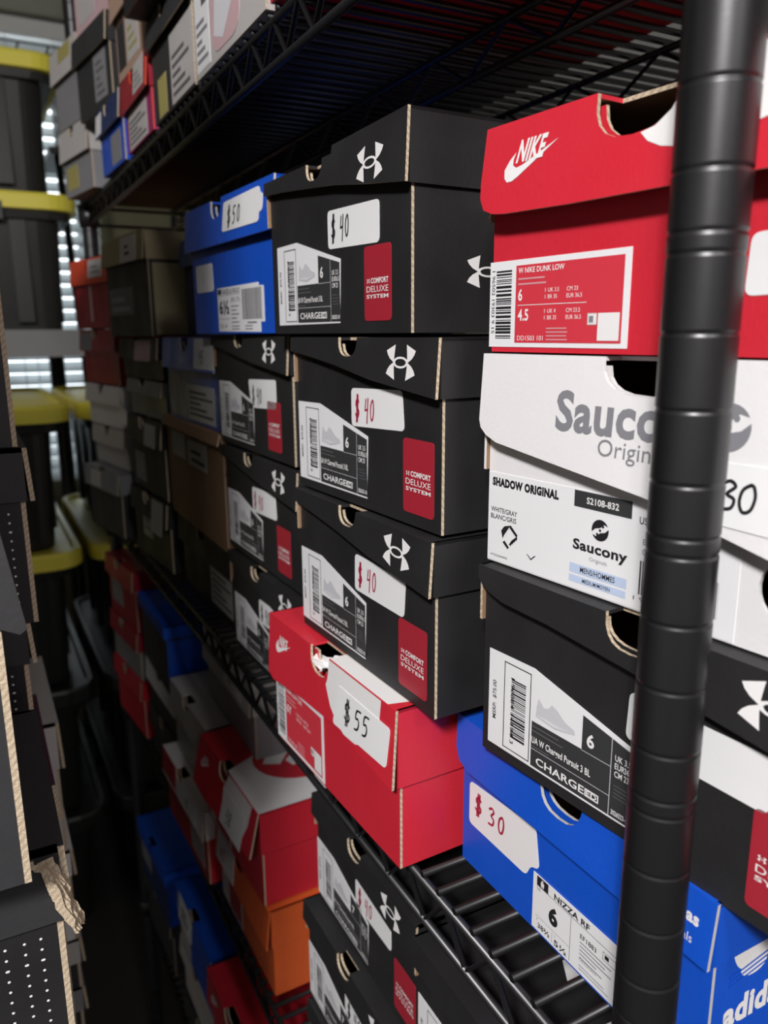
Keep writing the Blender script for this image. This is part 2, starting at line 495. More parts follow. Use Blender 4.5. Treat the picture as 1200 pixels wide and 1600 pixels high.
# ---- printing shared by the black boxes
UA_LAB = [(0.002, 0.006), (0.1005, 0.0065), (0.1025, 0.046), (0.0365, 0.0618), (0.002, 0.0612)]
def ua_size_label(B, dx=0.0, size='6', detail=True):
    s = Sheet(B.front).base([(a+dx, b) for a, b in UA_LAB], paper)
    X = lambda a: a+dx-0.0047
    s.frame(X(.0190), .0082, X(.0395), .0580, .0006, ink)
    s.bars(X(.0248), .0160, X(.0358), .0498, ink, 24, 1, 5)
    s.text('1 96884 14194 3', X(.0245), .0505, .0026, ink, 1, width=.038, rot=-math.pi/2, bold=.01)
    s.text('MSRP:  $75.00', X(.0128), .0215, .0026, ink, 1, width=.0225, rot=math.pi/2, bold=.015)
    # dark zone
    s.poly([(X(.0408), .0075), (X(.1062), .0075), (X(.1062), .0440), (X(.0750), .0506), (X(.0750), .0328), (X(.0408), .0328)], dark_print, 1)
    s.rect(X(.0408), .0173, X(.0930), .0176, light_print, 2)
    s.rect(X(.0750), .0324, X(.0930), .0327, light_print, 2)
    s.rect(X(.0930), .0075, X(.0934), .0468, light_print, 2)
    s.text(size, X(.0782), .0362, .0064, white_print, 3, width=.0046, bold=.03)
    for k, (t1, t2) in enumerate((('UK', '3.5'), ('EUR', '36.5'), ('CM', '23'))):
        s.text(t1, X(.0955), .0368-.0040*k, .0029, white_print, 3, sx=.75, bold=.012)
        s.text(t2, X(.1010), .0368-.0040*k, .0029, white_print, 3, sx=.72, bold=.012)
    for k in range(4): s.rect(X(.0955), .0240-.0019*k, X(.1030+.001*(k % 2)), .0244-.0019*k, mid_print, 2)
    s.text('3026523-101', X(.0948), .0092, .0024, white_print, 3, width=.0112, bold=.02)
    s.text('UA W Charged Pursuit 3 BL', X(.0414), .0210, .0035, white_print, 3, width=.0400, bold=.02)
    for k in range(2): s.rect(X(.0414), .0300-.0026*k, X(.0600+.003*k), .0306-.0026*k, mid_print, 2)
    s.rect(X(.0414), .0187, X(.0540), .0192, mid_print, 2)
    s.text('CHARGE', X(.0450), .0100, .0040, white_print, 3, width=.0330, bold=.02)
    s.frame(X(.0785), .0098, X(.0872), .0140, .0007, white_print, 3)
    s.text('ED', X(.0795), .0106, .0026, white_print, 3, width=.0065, bold=.02)
    # sketch of the shoe
    s.poly([(X(a), b) for a, b in ((.0434, .0362), (.0568, .0347), (.0705, .0376), (.0700, .0400), (.0640, .0416), (.0580, .0458), (.0545, .0470), (.0520, .0440), (.0490, .0432), (.0452, .0468), (.0440, .0420))], light_print, 1)
    s.poly([(X(a), b) for a, b in ((.0438, .0372), (.0560, .0358), (.0690, .0381), (.0600, .0374), (.0500, .0378))], pale_print, 2)
    s.build('size_label', B.body)
def ua_red_tag(B, s0=.1435, s1=.1750, v0=.0072, v1=.0502):
    t = Sheet(B.front).base(rrect(s0, v0, s1, v1, .0025), tag_red, .0003)
    c = s0+.0030; W2 = s1-s0-.006
    emblem_cross(t, c+.0022, .0302, .0028, white_print, 1, 1.5)
    t.text('COMFORT', c+.0053, .0288, .0029, white_print, 1, width=W2-.0053, bold=.03)
    t.text('DELUXE', c, .0238, .0034, white_print, 1, width=W2)
    t.text('SYSTEM', c, .0202, .0021, white_print, 1, width=W2, bold=.02)
    t.build('red_tag', B.body)
def price_tag(B, poly, txt, m, a, b, h, parent=None, fr=None, **kw):
    t = Sheet(fr or B.front).base(rquad(poly, .0035), tag_paper, .0003, kw.pop('lift', 0.0))
    if txt: price(t, txt, a, b, h, m, **kw)
    t.build('price_tag', parent or B.body)
UA_LOW = lambda w, h: [(0, h-.0095), (.03, h-.0125), (.07, h-.0175), (w*.62, h-.0245), (w, h-.0315)]
def ua_box(label, corner, yaw, w=.186, h=.106, tagtxt=None, tagm=None, tagpoly=None, size='6', low=None, top=None, redtag=True, notch=True, logo=True, sidelogo=False, group='black shoe boxes with white cross emblem', dx=0.0, flare=0.002, l=.29, rs=0.0, ns=0.0):
    lo = low or UA_LOW(w, h)
    B = shoe_box(label, corner, yaw, w, h, black_card, l=l, low=lo, hl=.031, top=top, notch=(.0730+ns, .0970+ns*1.4, .0115+ns*.25) if notch else None,
                 body_notch=(.071+ns, .099+ns*1.4, .008+ns*.2) if notch else None, flare=flare, group=group)
    ua_size_label(B, dx, size)
    if redtag: ua_red_tag(B, .1435+rs, .1750+rs)
    tp = tagpoly or [(.0820, .0508), (.1448, .0535), (.1425, .0768), (.0820, .0748)]
    if tagtxt is not None:
        price_tag(B, tp, tagtxt, tagm or pen_red, tp[0][0]+.0045, tp[0][1]+.0052, .0135, squeeze=.48, adv=1.02, gap=.0058, w=.0012)
    if logo:
        e = Sheet(B.lidf).base([(0, 0)], black_card) if False else Sheet(B.lidf)
        e.h = 0.0001
        emblem_cross(e, .1500*(w-rs)/.186+rs, h-.0135, .0195, white_print, 1, 1.75)
        e.build('emblem', B.lid)
    if sidelogo:
        e = Sheet(B.right); e.h = 0.0001
        emblem_cross(e, .0525, .034, .0180, white_print, 1, 1.9)
        e.build('emblem', B.body)
    return B

# ------------------------------------------------------------------ the room
FL = -0.10
def struct(name, mb): return tag(mb.build(name), kind='structure')
m = MB(); m.box((-2.2, -2.2, FL-.05), (2.2, 3.6, FL), floor_mat); struct('floor', m)
m = MB(); m.box((-2.2, -2.2, 2.58), (2.2, 3.6, 2.63), ceil_paint); struct('ceiling', m)
m = MB(); m.box((-2.25, -2.2, FL), (-2.2, 3.6, 2.58), wall_paint); struct('wall_left', m)
m = MB(); m.box((2.2, -2.2, FL), (2.25, 3.6, 2.58), wall_paint); struct('wall_right', m)
m = MB(); m.box((-2.25, -2.25, FL), (2.25, -2.2, 2.58), wall_paint); struct('wall_front', m)
WX0, WX1, WZ0, WZ1, WY = 0.06, 0.52, 0.95, 2.545, 3.3
m = MB()
m.box((-2.25, WY, FL), (WX0, WY+.1, 2.58), back_paint); m.box((WX1, WY, FL), (2.25, WY+.1, 2.58), back_paint)
m.box((WX0, WY, FL), (WX1, WY+.1, WZ0), back_paint); m.box((WX0, WY, WZ1), (WX1, WY+.1, 2.58), back_paint)
struct('wall_back', m)
m = MB()
for a, b in (((WX0, WZ0), (WX1, WZ0+.05)), ((WX0, WZ1-.05), (WX1, WZ1)), ((WX0, WZ0+.05), (WX0+.05, WZ1-.05)), ((WX1-.05, WZ0+.05), (WX1, WZ1-.05)), ((.44, WZ0+.05), (.46, WZ1-.05))):
    m.box((a[0], WY+.03, a[1]), (b[0], WY+.07, b[1]), trim_white)
wf = struct('window_1', m)
# blinds
root = empty('window_blind', (0, WY-.05, WZ0))
tag(root, 'white slatted venetian blind glowing with daylight at the far end of aisle', 'blind')
m = MB(); m.box((WX0, -.02, WZ1-WZ0-.03), (WX1, .03, WZ1-WZ0+.02), trim_white); m.build('head_rail', root)
k = 0
z = 0.02
while z < WZ1-WZ0-.04:
    m = MB()
    c, s = math.cos(math.radians(52)), math.sin(math.radians(52))
    m.slab([(WX0+.01, -.025), (WX1-.01, -.025), (WX1-.01, .025), (WX0+.01, .025)], Vector((0, 0, z)), EX, Vector((0, c, s)), Vector((0, -s, c)), .002, blind_mat)
    m.build('slat', root); z += .046
for x in (.2, .245, .40):
    m = MB(); m.tube([(x, -.03, 0), (x, -.03, WZ1-WZ0-.03)], .0015, trim_white, 6); m.build('cord', root)

# ------------------------------------------------------------------ wire racks
def wire_rack(label, x0, x1, y0, y1, ztop, shelves, post_off=0.0, pitch=.0185, visible_posts=True, group=None):
    """x0: aisle edge, posts at the four corners; shelves: heights of the deck's upper side"""
    root = empty('wire_rack', ((x0+x1)/2, (y0+y1)/2, FL)); tag(root, label, 'wire rack', group)
    ox, oy, oz = root.location
    L = lambda x, y, z: (x-ox, y-oy, z-oz)
    R = .0127
    for (px, py) in ((x0, y0), (x0, y1), (x1, y0), (x1, y1)):
        prof = [(.016, 0), (.016, .02), (R, .025)]
        z = .05; i = 0
        near = (px, py) == (x0, y0)
        step = .0254
        while z < ztop-FL-.02:
            prof += [(R, z-.0019), (R, z-.0012), (R-.0004, z-.0007), (R-.0004, z+.0001), (R, z+.0006), (R, z+.0013)]
            i += 1
            if i % 4 == 3:
                prof += [(R, z+.0046), (R, z+.0054), (R-.0004, z+.0059), (R-.0004, z+.0066), (R, z+.0071), (R, z+.0078)]
            z += step
        prof += [(R, ztop-FL), (R-.002, ztop-FL+.003)]
        m = MB(); m.lathe(prof, L(px, py, FL), rack_black, 48 if near else 20); m.build('post', root)
    for zd in shelves:
        f = MB()
        rt, rb = .0030, .0030
        zt, zb = zd-.008, zd-.036
        for (ax, ay, bx, by) in ((x0, y0, x0, y1), (x1, y0, x1, y1), (x0, y0, x1, y0), (x0, y1, x1, y1)):
            for zz in (zt, zb): f.tube([L(ax, ay, zz), L(bx, by, zz)], rt, rack_black)
        fr = f.build('shelf_frame', root)
        # zigzag between the rails
        for nm, xx in (('front', x0), ('back', x1)):
            t = MB(); pts = []; n = int((y1-y0)/.024)
            for k in range(n+1):
                pts.append(L(xx, y0+.012+(y1-y0-.024)*k/n, zt if k % 2 == 0 else zb))
            t.tube(pts, .0022, rack_black, 6); t.build('truss', fr)
        for xx in (x0+(x1-x0)*.33, x0+(x1-x0)*.67):
            t = MB(); n = int((y1-y0)/.05)
            t.tube([L(xx, y0, zt), L(xx, y1, zt)], .003, rack_black, 6); t.tube([L(xx, y0, zb), L(xx, y1, zb)], .003, rack_black, 6)
            t.tube([L(xx, y0+.01+(y1-y0-.02)*k/n, zt if k % 2 == 0 else zb) for k in range(n+1)], .002, rack_black, 6)
            t.build('cross_truss', fr)
        d = MB(); y = y0+.012
        while y < y1-.008:
            d.tube([L(x0-.002, y, zd-.0025), L(x1, y, zd-.0025)], .0025, rack_black, 6); y += pitch
        d.build('wire_deck', fr)
        for (px, py) in ((x0, y0), (x0, y1), (x1, y0), (x1, y1)):
            c = MB()
            c.lathe([(.0165, zb-FL-.004), (.018, zt-FL+.004)], L(px, py, FL), rack_black, 20)
            c.build('corner_collar', fr)
    return root
ZA, ZB, ZC, ZD = 1.170, 0.790, 1.724, 0.330
wire_rack('black wire shelving rack on the right holding the tall shoe box stacks', .2215, .66, .190, 1.52, 2.15, (ZA, ZB, ZC, ZD))
wire_rack('black wire rack at the left picture edge under the perforated boxes', -.40, -.005, .60, 1.75, 0.695, (0.70,))

# ------------------------------------------------------------------ near column on the middle shelf (right of the picture)
def red_size_label(B, s0, v0, w, h, big, small, title, code, second=None):
    """white framed red label with a barcode strip on its left; sized from the near one (.0885 x .041)"""
    fx, fy = w/.0880, h/.0408
    t = Sheet(B.front).base([(s0, v0), (s0+w, v0), (s0+w, v0+h), (s0, v0+h)], paper)
    X = lambda a: s0+a*fx
    Y = lambda b: v0+(b-.0024)*fy
    t.rect(X(.0190), Y(.0045), X(.0847), Y(.0405), label_red, 1)
    t.bars(X(.0048), Y(.0065), X(.0160), Y(.0388), ink, 26, 1, 3)
    t.text('1 96502 19303 9 15', X(.0016), Y(.0390), .0022*fy, ink, 1, width=.030*fy, rot=-math.pi/2)
    t.text(title, X(.0207), Y(.0369), .0024*fy, white_print, 2, width=.0300*fx, bold=.015)
    for k in range(2): t.rect(X(.0207), Y(.0338-.0024*k), X(.0385+.001*k), Y(.0346-.0024*k), pink_print, 2)
    t.text(big, X(.0210), Y(.0243), .0050*fy, white_print, 2, sx=.8, bold=.025)
    rows = [(.0275, 'UK 3.5', 'CM 23'), (.0245, 'BR 35', 'EUR 36.5')]
    if second:
        t.rect(X(.0207), Y(.0219), X(.0647), Y(.0222), white_print, 2)
        t.text(second, X(.0211), Y(.0150), .0050*fy, white_print, 2, sx=.8, bold=.025)
        rows += [(.0181, 'UK 4', 'CM 23.5'), (.0151, 'BR 35', 'EUR 36.5')]
    for b, a1, a2 in rows:
        t.rect(X(.0388), Y(b), X(.0396), Y(b+.0018), pink_print, 2)
        t.text(a1, X(.0410), Y(b), .0018*fy, white_print, 2, sx=.95)
        t.text(a2, X(.0527), Y(b), .0018*fy, white_print, 2, sx=.95)
    t.text(code, X(.0211), Y(.0056), .0022*fy, white_print, 2, width=.0175*fx)
    for k in range(4): t.rect(X(.0406), Y(.0108-.0017*k), X(.0535+.0006*(k % 2)), Y(.0114-.0017*k), pink_print, 2)
    t.frame(X(.0656), Y(.0123), X(.0711), Y(.0174), .0004, white_print, 2); t.rect(X(.0656), Y(.0123), X(.0711), Y(.0174), white_print, 2)
    t.rect(X(.0667), Y(.0134), X(.0692), Y(.0162), grey_print, 3)
    t.rect(X(.0717), Y(.0056), X(.0836), Y(.0173), white_print, 2)
    t.build('size_label', B.body)

def nike_emblem(sh, a, b, w, m, layer=1, rot=0):
    emblem_check(sh, a, b, w, m, layer)
    sh.text('NIKE', a+w*.22, b+w*.24, w*.27, m, layer+1, width=w*.52, bold=.035, shear=.22)

# 1 red box, top of the near stack
B = shoe_box('red shoe box with framed red size label, topmost of the stack behind the near post', (.238, .335, 1.4905), 5, .205, .104, red_card,
             low=[(.0005, .0790), (.0015, .0720), (.0050, .0665), (.0120, .0640), (.0200, .0632), (.06, .0622), (.205, .0615)], hl=.042, notch=(.0690, .1120, .0200),
             body_notch=(.070, .111, .015), flare=.0065, l=.30)
red_size_label(B, .0002, .0024, .0880, .0408, '6', '', 'W NIKE DUNK LOW', 'DD1503 101', '4.5')
e = Sheet(B.lidf); e.h = .0001
nike_emblem(e, .0170, .0770, .0330, white_print)
e.build('emblem', B.lid)
e = Sheet(B.lidf); e.h = .0001
e.poly([(.0945, .0838), (.0985, .0800), (.105, .0770), (.115, .0750), (.130, .0750), (.150, .0790), (.165, .0860), (.175, .1030), (.1125, .1030), (.1115, .0965), (.1075, .0895), (.1010, .0850)], white_print, 1)
e.build('white_print', B.lid)
price_tag(B, [(.1395, .0215), (.190, .0225), (.190, .0445), (.1405, .0430)], '', ink, 0, 0, 0)

# 2 white box
B = shoe_box('white shoe box with grey lettering behind the near post, under the red one', (.240, .337, 1.3800), 5.5, .205, .1095, white_card,
             low=[(0, .0760), (.0015, .0720), (.006, .0685), (.0138, .0655), (.055, .0598), (.1074, .0527), (.1400, .0450), (.205, .0300)], hl=.060,
             notch=(.0785, .1230, .0160), body_notch=(.079, .1225, .012), flare=.004, l=.30, edge=white_card, hole=(.1690, .0265, .0130))
t = Sheet(B.front).base([(.0022, .0006), (.1480, .0006), (.1480, .0494), (.0022, .0484)], paper)
t.text('SHADOW ORIGINAL', .0052, .0418, .0038, ink, 1, width=.0475, bold=.065)
t.rect(.0627, .0405, .0961, .0483, dark_print, 1)
t.text('S2108-832', .0704, .0429, .0029, white_print, 2, width=.0186, bold=.02)
t.text('WHITE/GRAY', .0044, .0275, .0025, ink, 1, width=.0200, bold=.012)
t.text('BLANC/GRIS', .0044, .0238, .0025, ink, 1, width=.0195, bold=.012)
t.text('USA', .1003, .0394, .0030, ink, 1, sx=.85, bold=.015)
for k, q in enumerate(('UK', 'EUR', 'CM')): t.text(q, .1044-.0016*(k > 0), .0349-.0044*k, .0025, ink, 1, sx=.8)
for k, q in enumerate(('10.5', '9.5', '44.5', '28.5')): t.text(q, .120, .0394-.0044*k, .0028, ink, 1, sx=.8)
t.poly([(.0127, .0180), (.0150, .0208), (.0185, .0218), (.0185, .0205), (.0150, .0160), (.0140, .0140)], ink, 1)
t.poly([(.0180, .0215), (.0200, .0222), (.0252, .0180), (.0245, .0165)], ink, 1)
for k in range(4): t.poly([(.0190+.0014*k, .0118+.0012*k), (.0202+.0014*k, .0112+.0012*k), (.0222+.0010*k, .0142+.0008*k), (.0212+.0010*k, .0148+.0008*k)], ink, 1)
t.poly([(.0140, .0120), (.0155, .0132), (.0190, .0102), (.0180, .0090)], ink, 1)
t.text('4722204445', .0048, .0032, .0012, ink, 1, width=.013)
t.poly([(.0322, .0098), (.0330, .0098), (.0354, .0080), (.0380, .0102), (.0387, .0100), (.0354, .0072)], ink, 1)
emblem_leaves(t, .0790, .0318, .0100, ink, paper, 1)
t.text('Saucony', .0631, .0203, .0046, ink, 1, width=.0320, bold=.035)
t.text('Originals', .0735, .0162, .0018, grey_print, 1, width=.0104)
t.rect(.0616, .0083, .0955, .0129, sky_print, 1); t.text('MENS/HOMMES', .0684, .0094, .0026, ink, 2, width=.0206, bold=.01)
t.rect(.0615, .0038, .0953, .0072, sky_print, 1); t.text('MEDIUM/MOYEN', .0700, .0046, .0018, ink, 2, width=.0166, bold=.01)
t.vbars(.1020, .0080, .1400, .0232, ink, 34, 1, 9)
t.text('1 95018 49210 3', .0995, .0050, .0018, ink, 1, width=.034)
t.build('size_label', B.body)
e = Sheet(B.lidf); e.h = .0001
e.text('Saucony', .0540, .0765, .0168, grey_print, 1, width=.0840, bold=.030)
e.text('Originals', .0805, .0672, .0072, grey_print, 1, width=.0400)
emblem_leaves(e, .1415, .0850, .0180, grey_print, white_card, 1)
e.build('lettering', B.lid)
price_tag(B, [(.1290, .0490), (.190, .0465), (.190, .0720), (.1290, .0722)], '$30', ink, .1318, .0545, .0115, parent=B.lid, fr=B.lidf, lift=.0002, adv=.8, w=.0013, squeeze=.9)


# 3 black box under it
ua_box('black shoe box between the white box and blue box behind the near post', (.236, .332, 1.2715), 5, .206, .1075, tagtxt='', tagpoly=[(.1000, .0505), (.1680, .0490), (.1680, .0728), (.1010, .0735)],
       low=[(.0005, .1010), (.004, .0975), (.010, .0945), (.0207, .0918), (.0535, .0902), (.1051, .0850), (.1415, .0808), (.206, .0730)], rs=.0190, ns=.0150, dx=.0047, group=None)

# 4 blue box on the shelf
B = shoe_box('blue shoe box priced in red marker resting directly on the middle wire shelf', (.249, .369, 1.1712), .5, .190, .1010, blue_card,
             low=[(.002, .0800), (.006, .0730), (.0150, .0695), (.06, .0695), (.190, .0700)], hl=.031, notch=(.0790, .1110, .0165), body_notch=(.080, .110, .012), flare=.003, l=.30, edge=offwhite_card)
price_tag(B, [(.0090, .0294), (.0655, .0292), (.0690, .0375), (.0764, .0397), (.0723, .0630), (.0090, .0582)], '$30', pen_red, .0145, .0405, .0120, adv=1.2, w=.0015, squeeze=.68, gap=.0040)
t = Sheet(B.front).base([(.0722, .0016), (.1720, .0016), (.1720, .0372), (.0722, .0366)], paper, .0003, .0002)
t.rect(.0755, .0304, .0849, .0362, ink, 1)
t.rect(.0788, .0318, .0815, .0342, white_print, 2); t.rect(.0795, .0344, .0808, .0355, white_print, 2); t.rect(.0792, .0308, .0799, .0318, white_print, 2); t.rect(.0804, .0308, .0811, .0318, white_print, 2)
t.text('US', .0757, .0275, .0018, ink, 1)
t.rect(.0755, .0300, .1700, .0303, ink, 1)
t.text('NIZZA RF', .0898, .0311, .0034, ink, 1, width=.0272, bold=.03)
t.text('6', .0860, .0148, .0095, ink, 1, bold=.05)
t.rect(.0751, .0109, .1032, .0111, ink, 1); t.rect(.1032, .0030, .1035, .0300, ink, 1)
t.text('F', .0765, .0083, .0014, ink, 1); t.text('38⅔', .0774, .0042, .0030, ink, 1, width=.0098, bold=.02)
t.rect(.0892, .0035, .0894, .0095, ink, 1)
t.text('J', .0912, .0083, .0014, ink, 1); t.text('5½', .0911, .0034, .0034, ink, 1, width=.0100, bold=.02)
t.text('EF1883', .1106, .0226, .0027, ink, 1, width=.0118, bold=.015)
for k in range(5): t.rect(.1106, .0200-.0023*k, .1330-.004*(k % 2)-.006*(k > 2), .0207-.0023*k, grey_print, 1)
t.text('ORIGINALS', .1106, .0092, .0016, grey_print, 1, width=.0125)
for k in range(2): t.rect(.1106, .0062-.0020*k, .1290+.003*k, .0067-.0020*k, grey_print, 1)
t.frame(.1268, .0228, .1560, .0275, .0003, ink, 1); t.rect(.1282, .0240, .1310, .0264, ink, 1)
t.vbars(.1420, .0060, .1680, .0200, ink, 30, 1, 4)
t.build('size_label', B.body)
e = Sheet(B.lidf); e.h = .0001
e.text('adidas', .1630, .0860, .0055, white_print, 1, width=.0200, bold=.04)
e.text('originals', .1640, .0770, .0040, white_print, 1, width=.0170)
e.text('all originals', .1640, .0735, .0010, white_print, 1, width=.013)
e.build('lettering', B.lid)
e = Sheet(B.right); e.h = .0001
emblem_trefoil(e, .0270, .0585, .0290, white_print, blue_print, 1)
e.text('adidas', .0090, .0320, .0125, white_print, 4, width=.0440, bold=.045)
e.build('emblem', B.body)

# ------------------------------------------------------------------ second column: three black boxes on a red one
ua_box('topmost black box of the centre stack, raised lid, $40 in black marker', (.213, .582, 1.5000), 2.5, .198, .1075, tagtxt='$40', tagm=ink,
       tagpoly=[(.0960, .0530), (.1618, .0513), (.1620, .0750), (.0957, .0763)], low=[(0, .0985), (.03, .0968), (.1124, .0893), (.15, .0840), (.1990, .0780)],
       top=[(0, .1070), (.1095, .1078), (.1105, .1125), (.198, .1155)], sidelogo=True, dx=.0100, group=None)
ua_box('middle black shoe box of the centre stack, tagged $40 in red marker', (.211, .533, 1.3915), 3, .184, .106, tagtxt='$40', group=None)
ua_box('black shoe box of the centre stack standing on the red $55 box', (.210, .533, 1.2832), 2, .185, .106, tagtxt='$40', group=None,
       tagpoly=[(.0875, .0516), (.1498, .0510), (.1519, .0746), (.0883, .0763)])
B = shoe_box('red $55 shoe box with white patch, bottom of the centre stack', (.200, .571, 1.1712), 2.2, .198, .1100, red_card,
             low=[(0, .0600), (.0103, .0565), (.06, .0625), (.124, .0660), (.160, .0610), (.198, .0580)], hl=.052, notch=(.0785, .1085, .0180), body_notch=(.083, .1085, .0125), flare=.003, l=.31)
red_size_label(B, -.0008, .0012, .0890, .0560, '6Y', '', 'DUNK LOW (GS)', 'CW1590 100')
e = Sheet(B.lidf); e.h = .0001
nike_emblem(e, .0150, .0830, .0290, white_print)
e.build('emblem', B.lid)
e = Sheet(B.lidf); e.h = .0001
e.poly([(.1050, .0900), (.1085, .0840), (.1130, .0770), (.1220, .0700), (.1340, .0655), (.1500, .0660), (.1660, .0720), (.1750, .0830), (.1800, .0960), (.1810, .1095), (.1085, .1095), (.1082, .1000), (.1070, .0940)], white_print, 1)
e.build('white_patch', B.lid)
e = Sheet(B.top); e.h = .0001
e.poly([(.1085, .0005), (.1880, .0005), (.1960, .03), (.192, .06), (.1080, .06), (.0990, .03), (.099, .016), (.1085, .016)], white_print, 1)
e.build('white_patch', B.lid)
price_tag(B, [(.1180, .0670), (.1905, .0690), (.1935, .0965), (.1240, .0975)], '$55', ink, .1335, .0760, .0150, parent=B.lid, fr=B.lidf, lift=.0002, adv=1.05, w=.0015, squeeze=.68, gap=.0035, rise=.0006)
# crumpled edge of paper in the finger hole
m = MB()
rd = random.Random(3)
pts = [[Vector((-.160+.006*j+rd.uniform(-.002, .002), .0993-(.0800+.0033*i2)+rd.uniform(-.0008, .0008), .0985+.004*math.sin(1.7*j+i2)+rd.uniform(-.001, .001))) for i2 in range(9)] for j in range(4)]
for j in range(3):
    for i2 in range(8):
        m.face([pts[j][i2], pts[j][i2+1], pts[j+1][i2+1], pts[j+1][i2]], white_card)
m.build('crumpled_paper', B.root)

# ------------------------------------------------------------------ third column
B = shoe_box('bright blue shoe box with a $50 tag on its lid, left of the centre stack', (.215, .820, 1.5005), 2.5, .228, .117, blue_card, low=[(0, .0785), (.228, .0775)], hl=.039,
             notch=(.0790, .1075, .0165), body_notch=(.080, .1065, .012), flare=.003, l=.30, edge=offwhite_card)
price_tag(B, [(.1135, .0868), (.2000, .0858), (.2000, .0930), (.2070, .0930), (.2080, .1060), (.2010, .1075), (.2000, .1125), (.1160, .1110)], '$50', ink, .1270, .0910, .0140, parent=B.lid, fr=B.lidf, lift=.0002, w=.0016, squeeze=.6, adv=1.35, gap=.0015)
t = Sheet(B.front).base(rrect(.0125, .0393, .0630, .0652, .003), tag_paper); price(t, '8', .032, .048, .008, light_print); t.build('blank_tag', B.body)
t = Sheet(B.front).base([(.0742, .0020), (.1800, .0012), (.1800, .0095), (.1890, .0095), (.1890, .0385), (.1780, .0390), (.1780, .0415), (.0742, .0410)], paper)
t.rect(.0760, .0352, .0850, .0398, ink, 1); t.text('GAZELLE BOLD', .0870, .0355, .0038, ink, 1, width=.046, bold=.01)
t.rect(.0760, .0340, .1340, .0343, ink, 1)
t.text('6½', .0785, .0180, .0110, ink, 1, width=.026, bold=.03)
t.text('5½ 4', .0790, .0050, .0038, ink, 1, width=.018)
t.rect(.0760, .0130, .1060, .0133, ink, 1)
t.text('39⅓', .1100, .0275, .0040, ink, 1, width=.012); t.text('7½', .1250, .0275, .0040, ink, 1, width=.009)
for k in range(5): t.rect(.1100, .0235-.0035*k, .1300-.006*(k % 2), .0245-.0035*k, grey_print, 1)
for k in range(2): t.rect(.1100, .0060-.0026*k, .1300, .0070-.0026*k, grey_print, 1); t.rect(.1440, .0060-.0026*k, .1620, .0070-.0026*k, grey_print, 1)
t.vbars(.1390, .0120, .1840, .0375, mid_print, 40, 1, 6)
t.rect(.1500, .0085, .1720, .0100, grey_print, 1)
t.build('size_label', B.body)
ua_box('black shoe box right below the bright blue box, with a $40 tag in black marker', (.228, .798, 1.3930), 1, .205, .106, tagtxt='$40', tagm=ink, group=None, dx=.006,
       tagpoly=[(.1020, .0410), (.1660, .0441), (.1660, .0690), (.0975, .0665)])
ua_box('black shoe box second below the bright blue box, with a $40 tag in red marker', (.229, .788, 1.2835), 1, .203, .106, tagtxt='$40', tagm=pen_red, group=None, dx=.004)
ua_box('black shoe box at the bottom of the third stack, half hidden by the red box', (.229, .783, 1.1720), 1, .203, .106, tagtxt='$40', tagm=ink, group=None, dx=.004)

# ------------------------------------------------------------------ plainer boxes further along
def plain(label, corner, yaw, w, h, bm, lm=None, hl=.035, stick=(), notch=True, l=.28, tilt=0, edge=None, low=None, flare=.003):
    nt = (w*.38, w*.54, min(.016, hl*.5)) if notch else None
    B = shoe_box(label, corner, yaw, w, h, bm, lm, l=l, hl=hl, notch=nt, body_notch=(nt[0], nt[1], nt[2]*.7) if nt else None, flare=flare, edge=edge, tilt=tilt, low=low)
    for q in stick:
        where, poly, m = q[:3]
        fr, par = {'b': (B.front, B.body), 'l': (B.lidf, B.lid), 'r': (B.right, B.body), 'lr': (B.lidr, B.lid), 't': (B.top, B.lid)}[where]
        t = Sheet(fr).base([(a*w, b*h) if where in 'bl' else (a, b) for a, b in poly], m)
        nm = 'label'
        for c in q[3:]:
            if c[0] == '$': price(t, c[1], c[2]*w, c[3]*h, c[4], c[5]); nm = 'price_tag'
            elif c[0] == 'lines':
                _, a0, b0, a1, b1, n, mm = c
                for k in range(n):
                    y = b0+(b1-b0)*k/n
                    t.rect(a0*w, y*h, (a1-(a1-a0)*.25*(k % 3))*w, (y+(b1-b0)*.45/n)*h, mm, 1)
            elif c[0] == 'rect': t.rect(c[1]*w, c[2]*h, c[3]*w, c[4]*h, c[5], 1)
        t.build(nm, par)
    return B
R = lambda a, b, c, d: [(a, b), (c, b), (c, d), (a, d)]
LN = lambda a, b, c, d, n=5, m=None: ('lines', a, b, c, d, n, m or grey_print)
# fourth stack, middle shelf
plain('black shoe box with faded label under the brown cardboard box', (.236, 1.030, 1.1712), 1, .225, .098, black_card, stick=(('b', R(.55, .10, .92, .62), offwhite_card, LN(.58, .16, .90, .55, 5, mid_print)),))
plain('plain brown cardboard box with two small white stickers in the fourth stack', (.229, 1.050, 1.2700), 0, .258, .128, brown_card, hl=.012, notch=False, edge=tan_card, l=.33,
      stick=(('b', R(.10, .62, .36, .86), offwhite_card), ('b', R(.42, .60, .74, .84), offwhite_card, LN(.47, .64, .70, .80, 2, ink))))
plain('blue shoe box with a white price tag on its lid, on the brown cardboard box', (.229, 1.022, 1.3985), 1, .218, .098, blue_card, hl=.036, edge=offwhite_card,
      stick=(('l', R(.66, .66, 1.0, .99), tag_paper, ('$', '45', .76, .72, .014, ink)), ('b', R(.10, .06, .28, .58), offwhite_card), ('b', R(.40, .04, .90, .46), paper, LN(.44, .10, .86, .42, 5, mid_print))))
plain('navy shoe box with a pale blue lid and white tags, beside the tall tan box', (.262, 1.037, 1.4985), 0, .200, .115, navy_card, pale_blue, hl=.032,
      stick=(('b', R(.45, .10, .78, .70), offwhite_card, LN(.5, .2, .74, .6, 2, mid_print)), ('b', R(.78, .05, .97, .42), offwhite_card)))
